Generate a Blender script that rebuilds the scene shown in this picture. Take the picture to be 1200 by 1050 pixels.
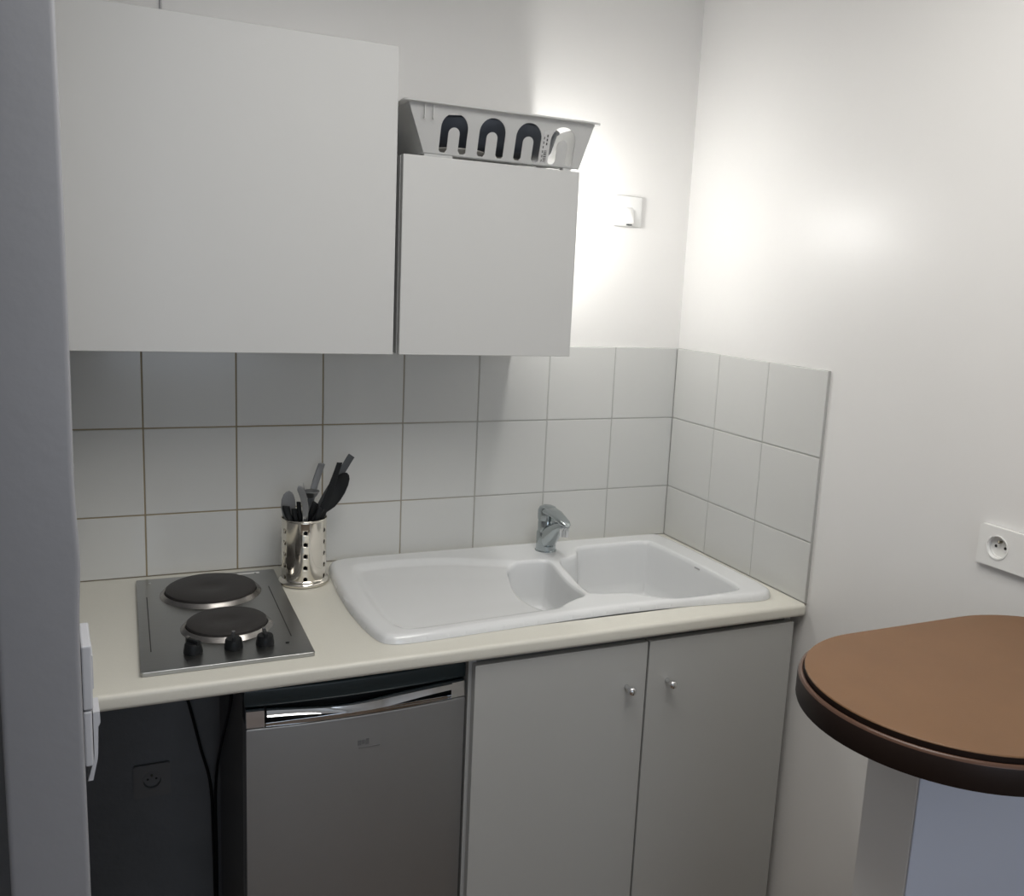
import bpy, bmesh, math, random
import numpy as np
from mathutils import Vector, Matrix
random.seed(4)
for o in list(bpy.data.objects): bpy.data.objects.remove(o)
S = bpy.context.scene
COL = S.collection
PI = math.pi

# ------------------------------------------------------------------ camera
cam_d = bpy.data.cameras.new('camera'); cam = bpy.data.objects.new('camera', cam_d); COL.objects.link(cam)
cam.location = (-1.4355, -2.1505, 1.6057)
cam.rotation_euler = (1.4003725, -0.0471159, -0.4196078)
cam_d.sensor_width = 36; cam_d.sensor_fit = 'HORIZONTAL'
cam_d.lens = 1049.84 * 36 / 1200
cam_d.shift_x = -17.956 / 1200; cam_d.shift_y = -12.094 / 1200
cam_d.clip_start = 0.02
S.camera = cam
# ------------------------------------------------------------------ look
S.view_settings.view_transform = 'Standard'; S.view_settings.look = 'None'
S.view_settings.gamma = 1; S.view_settings.use_curve_mapping = False
S.view_settings.exposure = 0.25
W = bpy.data.worlds.new('world'); S.world = W; W.use_nodes = True
bg = W.node_tree.nodes['Background']; bg.inputs[0].default_value = (0.55, 0.68, 1.0, 1); bg.inputs[1].default_value = 0.6

def area_light(name, loc, rot, sx, sy, power, col):
    l = bpy.data.lights.new(name, 'AREA'); l.shape = 'RECTANGLE'; l.size = sx; l.size_y = sy
    l.energy = power; l.color = col
    o = bpy.data.objects.new(name, l); COL.objects.link(o); o.location = loc; o.rotation_euler = rot
    return o
WIN_X = -3.5
area_light('window_daylight', (-1.3, -4.47, 1.55), (math.radians(90), 0, 0), 1.5, 1.2, 10, (0.84, 0.92, 1.0))
area_light('ceiling_lamp_light', (-0.85, -1.38, 2.40), (0, 0, 0), 1.0, 1.0, 14.0, (1.0, 0.975, 0.93))
BULB_EMIT = 68.0

# ------------------------------------------------------------------ materials
def mat(name, col, rough=0.5, metal=0.0, noise=0.0, scale=30, bump=0.0, bscale=200, spec=0.5, coat=0.0, stretch=None, coat_rough=0.1):
    m = bpy.data.materials.new(name); m.use_nodes = True
    n = m.node_tree.nodes; L = m.node_tree.links; p = n['Principled BSDF']
    p.inputs['Base Color'].default_value = (*col, 1); p.inputs['Roughness'].default_value = rough
    p.inputs['Metallic'].default_value = metal; p.inputs['Specular IOR Level'].default_value = spec
    p.inputs['Coat Weight'].default_value = coat; p.inputs['Coat Roughness'].default_value = coat_rough
    tc = n.new('ShaderNodeTexCoord'); mp = n.new('ShaderNodeMapping'); L.new(tc.outputs['Object'], mp.inputs[0])
    if stretch: mp.inputs['Scale'].default_value = stretch
    nz = n.new('ShaderNodeTexNoise'); nz.inputs['Scale'].default_value = scale; nz.inputs['Detail'].default_value = 4
    L.new(mp.outputs[0], nz.inputs['Vector'])
    mx = n.new('ShaderNodeMix'); mx.data_type = 'RGBA'
    mx.inputs[6].default_value = (*[c * (1 - noise) for c in col], 1)
    mx.inputs[7].default_value = (*[min(1, c * (1 + noise)) for c in col], 1)
    L.new(nz.outputs[0], mx.inputs[0]); L.new(mx.outputs[2], p.inputs['Base Color'])
    if bump:
        nb = n.new('ShaderNodeTexNoise'); nb.inputs['Scale'].default_value = bscale; nb.inputs['Detail'].default_value = 3
        L.new(mp.outputs[0], nb.inputs['Vector'])
        b = n.new('ShaderNodeBump'); b.inputs['Strength'].default_value = bump; b.inputs['Distance'].default_value = 0.002
        L.new(nb.outputs[0], b.inputs['Height']); L.new(b.outputs[0], p.inputs['Normal'])
    return m
def emis(name, col, s):
    m = bpy.data.materials.new(name); m.use_nodes = True; p = m.node_tree.nodes['Principled BSDF']
    p.inputs['Base Color'].default_value = (*col, 1)
    p.inputs['Emission Color'].default_value = (*col, 1); p.inputs['Emission Strength'].default_value = s
    return m
M = dict(
    wall=mat('wall_paint', (0.81, 0.80, 0.78), 0.36, noise=0.012, scale=6, bump=0.12, bscale=60, spec=0.5),
    wall_r=mat('right_wall_satin_paint', (0.78, 0.772, 0.757), 0.37, noise=0.012, scale=5, bump=0.10, bscale=40, spec=0.6),
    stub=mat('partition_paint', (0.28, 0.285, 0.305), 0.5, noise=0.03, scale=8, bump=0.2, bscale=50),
    under=mat('recess_shade_grey', (0.20, 0.204, 0.21), 0.8, noise=0.15, scale=8, bump=0.3, bscale=80),  # shade of the recess below the worktop, put into the wall colour
    room=mat('pale_blue_front', (0.62, 0.66, 0.77), 0.6, noise=0.02, scale=6),  # even pale blue for the front of the half wall
    ceil=mat('ceiling_paint', (0.82, 0.81, 0.79), 0.8, noise=0.01),
    floor=mat('floor_boards', (0.19, 0.125, 0.08), 0.4, noise=0.25, scale=6, stretch=(1, 12, 1)),
    tile=mat('white_ceramic_tile', (0.62, 0.623, 0.605), 0.16, noise=0.008, scale=5, spec=0.45),
    lam=mat('white_laminate', (0.55, 0.553, 0.545), 0.42, noise=0.008, scale=8, spec=0.4),
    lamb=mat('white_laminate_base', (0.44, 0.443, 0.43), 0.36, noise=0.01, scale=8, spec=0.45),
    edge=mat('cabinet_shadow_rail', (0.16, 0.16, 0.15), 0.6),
    counter=mat('cream_worktop', (0.68, 0.665, 0.595), 0.36, noise=0.04, scale=350, spec=0.45),
    ceramic=mat('sink_ceramic', (0.72, 0.73, 0.735), 0.10, noise=0.006, scale=5, spec=0.6),
    steel=mat('brushed_steel', (0.42, 0.42, 0.41), 0.30, metal=1, noise=0.10, scale=40, stretch=(1, 20, 1)),
    steel2=mat('steel_rim', (0.36, 0.345, 0.33), 0.27, metal=1, noise=0.35, scale=60),
    chrome=mat('chrome', (0.72, 0.73, 0.74), 0.07, metal=1),
    chrome_d=mat('satin_chrome', (0.45, 0.49, 0.50), 0.16, metal=1),
    pot=mat('polished_steel_pot', (0.80, 0.76, 0.68), 0.10, metal=1),
    iron=mat('cast_iron_plate', (0.030, 0.027, 0.026), 0.55, noise=0.2, scale=80, bump=0.2, bscale=300),
    black=mat('black_plastic', (0.008, 0.009, 0.010), 0.42, spec=0.25),
    blackf=mat('fridge_black_plastic', (0.010, 0.022, 0.026), 0.4),
    grey=mat('grey_plastic', (0.07, 0.076, 0.08), 0.4, spec=0.3),
    blade=mat('steel_blade', (0.30, 0.31, 0.32), 0.28, metal=0.9),
    fdoor=mat('grey_metal_fridge_door', (0.26, 0.262, 0.262), 0.36, metal=0.6, noise=0.03, scale=60, stretch=(1, 1, 30)),
    fbody=mat('dark_grey_fridge_case', (0.12, 0.122, 0.125), 0.5),
    mark=mat('dark_print', (0.06, 0.06, 0.058), 0.5),
    plastic=mat('white_plastic', (0.82, 0.82, 0.80), 0.35, noise=0.005),
    rack=mat('white_rack_plastic', (0.70, 0.705, 0.70), 0.4, noise=0.005),
    dark=mat('dark_hole', (0.02, 0.02, 0.02), 0.6),
    navy=mat('dark_navy_enamel', (0.045, 0.053, 0.07), 0.35),
    cream=mat('cream_crockery', (0.60, 0.58, 0.54), 0.3),
    clear=mat('grey_translucent_plastic', (0.42, 0.42, 0.43), 0.2),
    table=mat('brown_table_laminate', (0.165, 0.086, 0.040), 0.46, noise=0.10, scale=14, bump=0.05, bscale=500, spec=0.3),
    tedge=mat('dark_brown_table_edge', (0.016, 0.008, 0.0055), 0.5, noise=0.15, scale=20, spec=0.3),
    tlip=mat('brown_table_lip', (0.10, 0.052, 0.034), 0.3, noise=0.10, scale=20),
    brass=mat('earth_pin', (0.3, 0.28, 0.22), 0.3, metal=1),
    label=mat('label_paper', (0.55, 0.55, 0.55), 0.4),
    undersock=mat('shade_toned_socket_plastic', (0.20, 0.20, 0.20), 0.4),  # white socket darkened in colour to match the recess shade
    boxp=mat('aged_white_plastic', (0.50, 0.51, 0.54), 0.4),
    slate=mat('mid_grey_plastic', (0.16, 0.165, 0.17), 0.35),
    bulb=emis('lit_bulb', (1.0, 0.985, 0.955), BULB_EMIT),
    lampglow=emis('ceiling_lamp_diffuser', (1.0, 0.95, 0.88), 2.0),
)
def translucent(m, f):
    n = m.node_tree.nodes; L = m.node_tree.links; p = n['Principled BSDF']; out = n['Material Output']
    t = n.new('ShaderNodeBsdfTranslucent'); t.inputs[0].default_value = (0.8, 0.8, 0.79, 1)
    mx = n.new('ShaderNodeMixShader'); mx.inputs[0].default_value = f
    L.new(p.outputs[0], mx.inputs[1]); L.new(t.outputs[0], mx.inputs[2]); L.new(mx.outputs[0], out.inputs[0])
translucent(M['rack'], 0.4)
# grout: grey near the sink, greasy brown towards the hob
def grout():
    m = bpy.data.materials.new('grout'); m.use_nodes = True; n = m.node_tree.nodes; L = m.node_tree.links; p = n['Principled BSDF']
    p.inputs['Roughness'].default_value = 0.9
    g = n.new('ShaderNodeNewGeometry'); sx = n.new('ShaderNodeSeparateXYZ'); L.new(g.outputs['Position'], sx.inputs[0])
    nz = n.new('ShaderNodeTexNoise'); nz.inputs['Scale'].default_value = 9
    ad = n.new('ShaderNodeMath'); ad.operation = 'MULTIPLY_ADD'; ad.inputs[1].default_value = 0.25
    L.new(nz.outputs[0], ad.inputs[0]); L.new(sx.outputs[0], ad.inputs[2])
    mr = n.new('ShaderNodeMapRange'); mr.inputs[1].default_value = -0.9; mr.inputs[2].default_value = -0.35
    L.new(ad.outputs[0], mr.inputs[0])
    mx = n.new('ShaderNodeMix'); mx.data_type = 'RGBA'; mx.inputs[6].default_value = (0.30, 0.25, 0.165, 1); mx.inputs[7].default_value = (0.44, 0.44, 0.42, 1)
    L.new(mr.outputs[0], mx.inputs[0]); L.new(mx.outputs[2], p.inputs['Base Color'])
    return m
M['grout'] = grout()

# ------------------------------------------------------------------ helpers
ORG = {}
def origin_of(parent):
    v = Vector((0, 0, 0)); o = parent
    while o is not None:
        v += Vector(o.location); o = o.parent
    return v
def obj(name, bm, m, parent=None, smooth=False, loc=None):
    """one mesh object; bm holds world coordinates"""
    org = origin_of(parent) if parent else Vector((0, 0, 0))
    if isinstance(bm, bpy.types.Mesh): me = bm
    else:
        me = bpy.data.meshes.new(name); bmesh.ops.recalc_face_normals(bm, faces=bm.faces); bm.to_mesh(me); bm.free()
    shift = org + (Vector(loc) if loc else Vector((0, 0, 0)))
    if loc is not None and parent is None: shift = Vector(loc)
    me.transform(Matrix.Translation(-shift))
    me.materials.clear(); me.materials.append(M[m])
    o = bpy.data.objects.new(name, me); COL.objects.link(o)
    if loc is not None: o.location = Vector(loc)
    if parent: o.parent = parent
    if smooth:
        for f in me.polygons: f.use_smooth = True
        if smooth == 'auto':
            me.set_sharp_from_angle(angle=math.radians(35))
    return o
def thing(name, label, cat, loc, group=None):
    o = bpy.data.objects.new(name, None); COL.objects.link(o); o.location = loc; o.empty_display_size = 0.03
    return tag(o, label, cat, group)
def tag(o, label, cat, group=None):
    o['label'] = label; o['category'] = cat
    if group: o['group'] = group
    return o
def struct(name, bm, m, parent=None, smooth=False):
    o = obj(name, bm, m, parent, smooth)
    if not parent: o['kind'] = 'structure'
    return o
def box(bm, x0, x1, y0, y1, z0, z1, bev=0, seg=2, mtx=None):
    t = bmesh.new()
    vs = [t.verts.new((x, y, z)) for x in (x0, x1) for y in (y0, y1) for z in (z0, z1)]
    for f in ((0, 1, 3, 2), (4, 6, 7, 5), (0, 4, 5, 1), (2, 3, 7, 6), (0, 2, 6, 4), (1, 5, 7, 3)):
        t.faces.new([vs[i] for i in f])
    bmesh.ops.recalc_face_normals(t, faces=t.faces)
    if bev: bmesh.ops.bevel(t, geom=t.edges[:], offset=bev, segments=seg, profile=0.5, affect='EDGES')
    if mtx: t.transform(mtx)
    merge(bm, t)
    return bm
def merge(bm, t):
    me = bpy.data.meshes.new('tmp'); t.to_mesh(me); t.free(); bm.from_mesh(me); bpy.data.meshes.remove(me)
def B(*a, **k):
    bm = bmesh.new(); box(bm, *a, **k); return bm
def lathe(bm, prof, n=48, c=(0, 0, 0), mtx=None, cap=True):
    """prof: list of (r, z)"""
    t = bmesh.new(); rings = []
    for r, z in prof:
        if r < 1e-6: rings.append([t.verts.new((0, 0, z))])
        else: rings.append([t.verts.new((r * math.cos(2 * PI * i / n), r * math.sin(2 * PI * i / n), z)) for i in range(n)])
    for a, b in zip(rings, rings[1:]):
        if len(a) == 1 and len(b) == 1: continue
        for i in range(n):
            j = (i + 1) % n
            if len(a) == 1: t.faces.new((a[0], b[i], b[j]))
            elif len(b) == 1: t.faces.new((a[i], a[j], b[0]))
            else: t.faces.new((a[i], a[j], b[j], b[i]))
    if cap:
        for r in (rings[0], rings[-1]):
            if len(r) > 2: t.faces.new(r)
    bmesh.ops.recalc_face_normals(t, faces=t.faces)
    if mtx: t.transform(mtx)
    t.transform(Matrix.Translation(Vector(c)))
    merge(bm, t); return bm
def sweep(bm, path, secs, wax, n=14, power=1.0):
    """loft superellipse sections (half width, half thickness) along path; wax = approximate width axis"""
    t = bmesh.new(); P = [Vector(p) for p in path]; rings = []
    for i, p in enumerate(P):
        tan = (P[min(i + 1, len(P) - 1)] - P[max(i - 1, 0)]).normalized()
        w = Vector(wax) - tan * Vector(wax).dot(tan); w.normalize(); h = tan.cross(w)
        a, b = secs[i]
        r = []
        for k in range(n):
            c, s = math.cos(2 * PI * k / n), math.sin(2 * PI * k / n)
            c = math.copysign(abs(c) ** power, c); s = math.copysign(abs(s) ** power, s)
            r.append(t.verts.new(p + w * a * c + h * b * s))
        rings.append(r)
    for a, b in zip(rings, rings[1:]):
        for k in range(n): t.faces.new((a[k], a[(k + 1) % n], b[(k + 1) % n], b[k]))
    t.faces.new(rings[0]); t.faces.new(rings[-1][::-1])
    bmesh.ops.recalc_face_normals(t, faces=t.faces)
    merge(bm, t); return bm
def crv(pts, n=12):
    """catmull-rom through points"""
    out = []; P = [Vector(p) for p in pts]
    for i in range(len(P) - 1):
        a = P[max(i - 1, 0)]; b = P[i]; c = P[i + 1]; d = P[min(i + 2, len(P) - 1)]
        for k in range(n):
            u = k / n
            out.append(0.5 * ((2 * b) + (c - a) * u + (2 * a - 5 * b + 4 * c - d) * u * u + (3 * b - a - 3 * c + d) * u ** 3))
    out.append(P[-1]); return out
def closed(pts, n=8):
    P = [Vector((p[0], p[1], 0)) for p in pts]; m = len(P); out = []
    for i in range(m):
        a, b, c, d = P[(i - 1) % m], P[i], P[(i + 1) % m], P[(i + 2) % m]
        for k in range(n):
            u = k / n
            v = 0.5 * ((2 * b) + (c - a) * u + (2 * a - 5 * b + 4 * c - d) * u * u + (3 * b - a - 3 * c + d) * u ** 3)
            out.append((v.x, v.y))
    return out
def tube(bm, path, r, n=10):
    return sweep(bm, path, [(r, r)] * len(path), (0.31, 0.22, 0.92), n)
def sheet(loops, half):
    """flat plate with holes: loops = [outer, hole, hole...] of (x, y); returns bmesh, thickness along z = 2*half"""
    cu = bpy.data.curves.new('tmpc', 'CURVE'); cu.dimensions = '2D'; cu.fill_mode = 'BOTH'; cu.extrude = half
    for lp in loops:
        s = cu.splines.new('POLY'); s.points.add(len(lp) - 1); s.use_cyclic_u = True
        for i, p in enumerate(lp): s.points[i].co = (p[0], p[1], 0, 1)
    o = bpy.data.objects.new('tmpo', cu); COL.objects.link(o)
    dg = bpy.context.evaluated_depsgraph_get(); dg.update()
    me = bpy.data.meshes.new_from_object(o.evaluated_get(dg)); bm = bmesh.new(); bm.from_mesh(me)
    bpy.data.objects.remove(o); bpy.data.curves.remove(cu); bpy.data.meshes.remove(me)
    bmesh.ops.remove_doubles(bm, verts=bm.verts, dist=1e-5)
    return bm
def rrect(x0, x1, y0, y1, r, n=6):
    out = []
    for cx, cy, a0 in ((x1 - r, y0 + r, -90), (x1 - r, y1 - r, 0), (x0 + r, y1 - r, 90), (x0 + r, y0 + r, 180)):
        for k in range(n + 1):
            a = math.radians(a0 + 90 * k / n); out.append((cx + r * math.cos(a), cy + r * math.sin(a)))
    return out
def xy_prism(bm, loop, z0, z1, bev=0.0):
    t = bmesh.new(); lo = [t.verts.new((x, y, z0)) for x, y in loop]; hi = [t.verts.new((x, y, z1)) for x, y in loop]
    t.faces.new(lo[::-1]); f = t.faces.new(hi)
    for i in range(len(loop)):
        j = (i + 1) % len(loop); t.faces.new((lo[i], lo[j], hi[j], hi[i]))
    bmesh.ops.recalc_face_normals(t, faces=t.faces)
    if bev:
        es = [e for e in t.edges if abs(e.verts[0].co.z - e.verts[1].co.z) < 1e-6]
        bmesh.ops.bevel(t, geom=es, offset=bev, segments=3, profile=0.5, affect='EDGES')
    merge(bm, t); return bm

# ================================================================== ROOM
ZT = 1.4459          # top of the tiles
H = 2.5
struct('floor', B(-3.6, 0.1, -4.6, 0.1, -0.05, 0.0), 'floor')
struct('ceiling', B(-3.6, 0.1, -4.6, 0.1, H, H + 0.05), 'ceil')
wb = struct('wall_back', B(-3.6, 0.1, 0.008, 0.1, 0.87, H), 'wall')
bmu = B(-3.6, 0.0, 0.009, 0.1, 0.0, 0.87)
obj('shade_toned_lower_wall', bmu, 'under', wb)  # lower wall coloured dark to carry the shade under the worktop
wr = struct('wall_right', B(0.008, 0.1, -4.6, 0.008, 0.0, H), 'wall_r')
struct('wall_left', B(-3.6, WIN_X, -4.5, 0.008, 0, H), 'wall')
# rear wall of the room with the window opening
bm = bmesh.new()
wx0, wx1, wz0, wz1 = -2.1, -0.5, 0.9, 2.2
box(bm, -3.6, wx0, -4.6, -4.5, 0, H); box(bm, wx1, 0.008, -4.6, -4.5, 0, H)
box(bm, wx0, wx1, -4.6, -4.5, 0, wz0); box(bm, wx0, wx1, -4.6, -4.5, wz1, H)
struct('wall_rear', bm, 'wall')
bm = bmesh.new()
for a in ((wx0, wx0 + .06, wz0, wz1), (wx1 - .06, wx1, wz0, wz1), (wx0 + .06, wx1 - .06, wz0, wz0 + .06), (wx0 + .06, wx1 - .06, wz1 - .06, wz1), (-1.33, -1.27, wz0 + .06, wz1 - .06)):
    box(bm, a[0], a[1], -4.57, -4.51, a[2], a[3], bev=0.004)
win = struct('window_1', bm, 'plastic')
# partition stub: end face turned to the camera, side face skewed a little so that it runs behind the corner
def partition():
    fr = (-1.4872, -1.10); br = (-1.562, 0.0); fl = (-1.568, -1.092); bl = (-1.65, 0.0)
    loop = [fl, fr, br, bl]
    t = bmesh.new()
    # rounded front corners
    def rc(p, q, r, rad=0.006):
        P, Q, R = Vector(p), Vector(q), Vector(r); a = (P - Q).normalized(); c = (R - Q).normalized()
        out = []
        s = Q + a * rad; e = Q + c * rad
        for k in range(5):
            u = k / 4; out.append((s * (1 - u) ** 2 + Q * 2 * u * (1 - u) + e * u * u)[:])
        return out
    lp = rc(bl, fl, fr) + rc(fl, fr, br) + [br, bl]
    zs = [H * i / 100 for i in range(101)]
    rings = []
    for z in zs:
        ring = []
        for (x, y) in lp:
            # knocked plaster bulge at the corner around 1.27 m
            if y < -1.0 and x > -1.5:
                g = math.exp(-((z - 1.285) / 0.05) ** 2); x += 0.0035 * g
                x += 0.0012 * math.sin(z * 9.0) * 0.5
            ring.append(t.verts.new((x, y, z)))
        rings.append(ring)
    for a, b in zip(rings, rings[1:]):
        for i in range(len(a)):
            j = (i + 1) % len(a); t.faces.new((a[i], a[j], b[j], b[i]))
    t.faces.new(rings[0]); t.faces.new(rings[-1])
    return t
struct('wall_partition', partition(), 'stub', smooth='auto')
# half wall under the bar top
wh = struct('wall_half', B(-0.505, 0.008, -1.389, -1.302, 0, 1.053, bev=0.002), 'wall')
obj('blue_front_face', B(-0.505, 0.008, -1.392, -1.3891, 0, 1.053, bev=0.0012), 'room', wh)  # thin pale blue slab over the half wall front

# --- tiles (part of the walls)
def tiles():
    tb = bmesh.new(); tr = bmesh.new(); J = 0.0016
    rows = [(ZT - 0.2, ZT, True), (ZT - 0.4, ZT - 0.2, False), (0.9, ZT - 0.4, False)]
    for k in range(8):
        x1, x0 = -0.2 * k, max(-0.2 * (k + 1), -1.556)
        for z0, z1, top in rows:
            box(tb, x0 + J, x1 - (J if k else 0.001), 0.0, 0.0075, z0 + J, z1 - J, bev=0.0012)
    for k in range(3):
        y1, y0 = -0.2 * k, -0.2 * (k + 1) - 0.005 * (k == 2)
        for z0, z1, top in rows:
            box(tr, 0.0, 0.0075, y0 + J, y1 - (J if k else -0.0), z0 + J, z1 - J, bev=0.0012)
    obj('splashback_tiles', tb, 'tile', wb); obj('splashback_tiles', tr, 'tile', wr)
    obj('tile_grout', B(-1.556, 0.0, 0.0014, 0.0079, 0.9, ZT - 0.001), 'grout', wb)
    obj('tile_grout', B(0.0014, 0.0079, -0.604, 0.0, 0.9, ZT - 0.001), 'grout', wr)
tiles()
# thin cable running down the wall above the tall cabinet
tag(obj('wall_cable', tube(bmesh.new(), [(-1.345, 0.004, z) for z in (2.0, 2.15, 2.3, 2.5)], 0.0025), 'clear', smooth=True, loc=(-1.345, 0.004, 2.0)),
    'thin grey cable running up the wall above the large wall cabinet', 'cable')

# ================================================================== WORKTOP
def worktop():
    bm = bmesh.new(); y0, y1, z0, z1 = -0.61, -0.0005, 0.870, 0.900
    r = 0.009; prof = [(-0.54, z0)]
    for k in range(7): a = math.radians(-90 - 90 * k / 6); prof.append((y0 + r + r * math.cos(a), z0 + r + r * math.sin(a)))
    for k in range(7): a = math.radians(180 - 90 * k / 6); prof.append((y0 + r + r * math.cos(a), z1 - r + r * math.sin(a)))
    prof.append((-0.54, z1))
    a = [bm.verts.new((-1.518, y, z)) for y, z in prof]; b = [bm.verts.new((-0.0005, y, z)) for y, z in prof]
    for i in range(len(prof)):
        j = (i + 1) % len(prof); bm.faces.new((a[i], a[j], b[j], b[i]))
    bm.faces.new(a); bm.faces.new(b)
    box(bm, -1.518, -0.66, -0.54, y1, z0, z1); box(bm, -0.09, -0.0005, -0.54, y1, z0, z1)
    box(bm, -0.66, -0.09, -0.10, y1, z0, z1)
    for v in bm.verts:
        if v.co.x < -1.5: v.co.x = -1.5215 - (v.co.y + 0.61) * 0.068
    return bm
tag(obj('kitchen_worktop', worktop(), 'counter', smooth='auto', loc=(-0.76, -0.3, 0.87)),
    'cream kitchen worktop with rounded front edge along the tiled back wall', 'worktop')

# ================================================================== SINK
OUT = [(-0.998, -0.074), (-1.010, -0.208), (-1.013, -0.347), (-1.006, -0.459), (-0.994, -0.523), (-0.976, -0.546), (-0.94, -0.553), (-0.86, -0.551), (-0.793, -0.547),
       (-0.65, -0.540), (-0.509, -0.535), (-0.40, -0.535), (-0.291, -0.540), (-0.18, -0.552), (-0.09, -0.560), (-0.052, -0.545), (-0.034, -0.505), (-0.032, -0.38), (-0.034, -0.267), (-0.038, -0.12), (-0.05, -0.045),
       (-0.10, -0.032), (-0.244, -0.030), (-0.498, -0.026), (-0.734, -0.024), (-0.911, -0.024), (-0.972, -0.034)]
BIG = [(-0.115, -0.125), (-0.14, -0.102), (-0.24, -0.100), (-0.325, -0.104), (-0.352, -0.122), (-0.372, -0.160), (-0.400, -0.178), (-0.432, -0.190), (-0.447, -0.225), (-0.452, -0.28), (-0.460, -0.34), (-0.470, -0.40), (-0.474, -0.432), (-0.45, -0.448),
       (-0.40, -0.457), (-0.360, -0.485), (-0.325, -0.515), (-0.28, -0.527), (-0.20, -0.525), (-0.135, -0.518), (-0.112, -0.495), (-0.105, -0.40), (-0.107, -0.25)]
SML = [(-0.478, -0.182), (-0.516, -0.176), (-0.560, -0.180), (-0.585, -0.205), (-0.603, -0.255), (-0.622, -0.32), (-0.631, -0.38), (-0.628, -0.44), (-0.610, -0.490), (-0.596, -0.500), (-0.565, -0.482), (-0.53, -0.462), (-0.500, -0.447), (-0.489, -0.42), (-0.481, -0.36), (-0.473, -0.30), (-0.466, -0.24), (-0.465, -0.20)]
DRN = [(-0.95, -0.105), (-0.90, -0.085), (-0.84, -0.082), (-0.76, -0.088), (-0.69, -0.104), (-0.63, -0.130), (-0.585, -0.150), (-0.545, -0.172), (-0.52, -0.25), (-0.53, -0.40), (-0.565, -0.487), (-0.60, -0.508), (-0.66, -0.512), (-0.75, -0.518), (-0.85, -0.524), (-0.92, -0.525), (-0.955, -0.505), (-0.972, -0.44), (-0.975, -0.33), (-0.968, -0.2)]
def sdf(P, poly):
    """signed distance (negative inside), nearest point"""
    V = np.array(poly); n = len(V); best = np.full(len(P), 1e9); near = np.zeros_like(P); ins = np.zeros(len(P), bool)
    for i in range(n):
        a, b = V[i], V[(i + 1) % n]; e = b - a; w = P - a
        t = np.clip((w @ e) / (e @ e), 0, 1); q = a + t[:, None] * e; d = np.linalg.norm(P - q, axis=1)
        k = d < best; best[k] = d[k]; near[k] = q[k]
        c = ((a[1] <= P[:, 1]) != (b[1] <= P[:, 1])) & (P[:, 0] < (b[0] - a[0]) * (P[:, 1] - a[1]) / (b[1] - a[1] + 1e-12) + a[0])
        ins ^= c
    return np.where(ins, -best, best), near
def sm(x): x = np.clip(x, 0, 1); return x * x * (3 - 2 * x)
def ring(poly, off, step=0.0042):
    """points of the closed contour pushed outwards by off"""
    P = np.array(poly); Q = np.vstack([P, P[:1]]); L = np.r_[0, np.cumsum(np.linalg.norm(np.diff(Q, axis=0), axis=1))]
    n = int(L[-1] / step); t = np.arange(n) * L[-1] / n; C = np.c_[np.interp(t, L, Q[:, 0]), np.interp(t, L, Q[:, 1])]
    T = np.roll(C, -1, 0) - np.roll(C, 1, 0); T /= np.linalg.norm(T, axis=1)[:, None]; N = np.c_[T[:, 1], -T[:, 0]]
    A = 0.5 * np.sum(P[:, 0] * np.roll(P[:, 1], -1) - np.roll(P[:, 0], -1) * P[:, 1]); N *= 1 if A > 0 else -1
    R = C + N * off
    if off == 0: return R
    d, _ = sdf(R, poly); return R[np.abs(np.abs(d) - abs(off)) < 0.0007]
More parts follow.
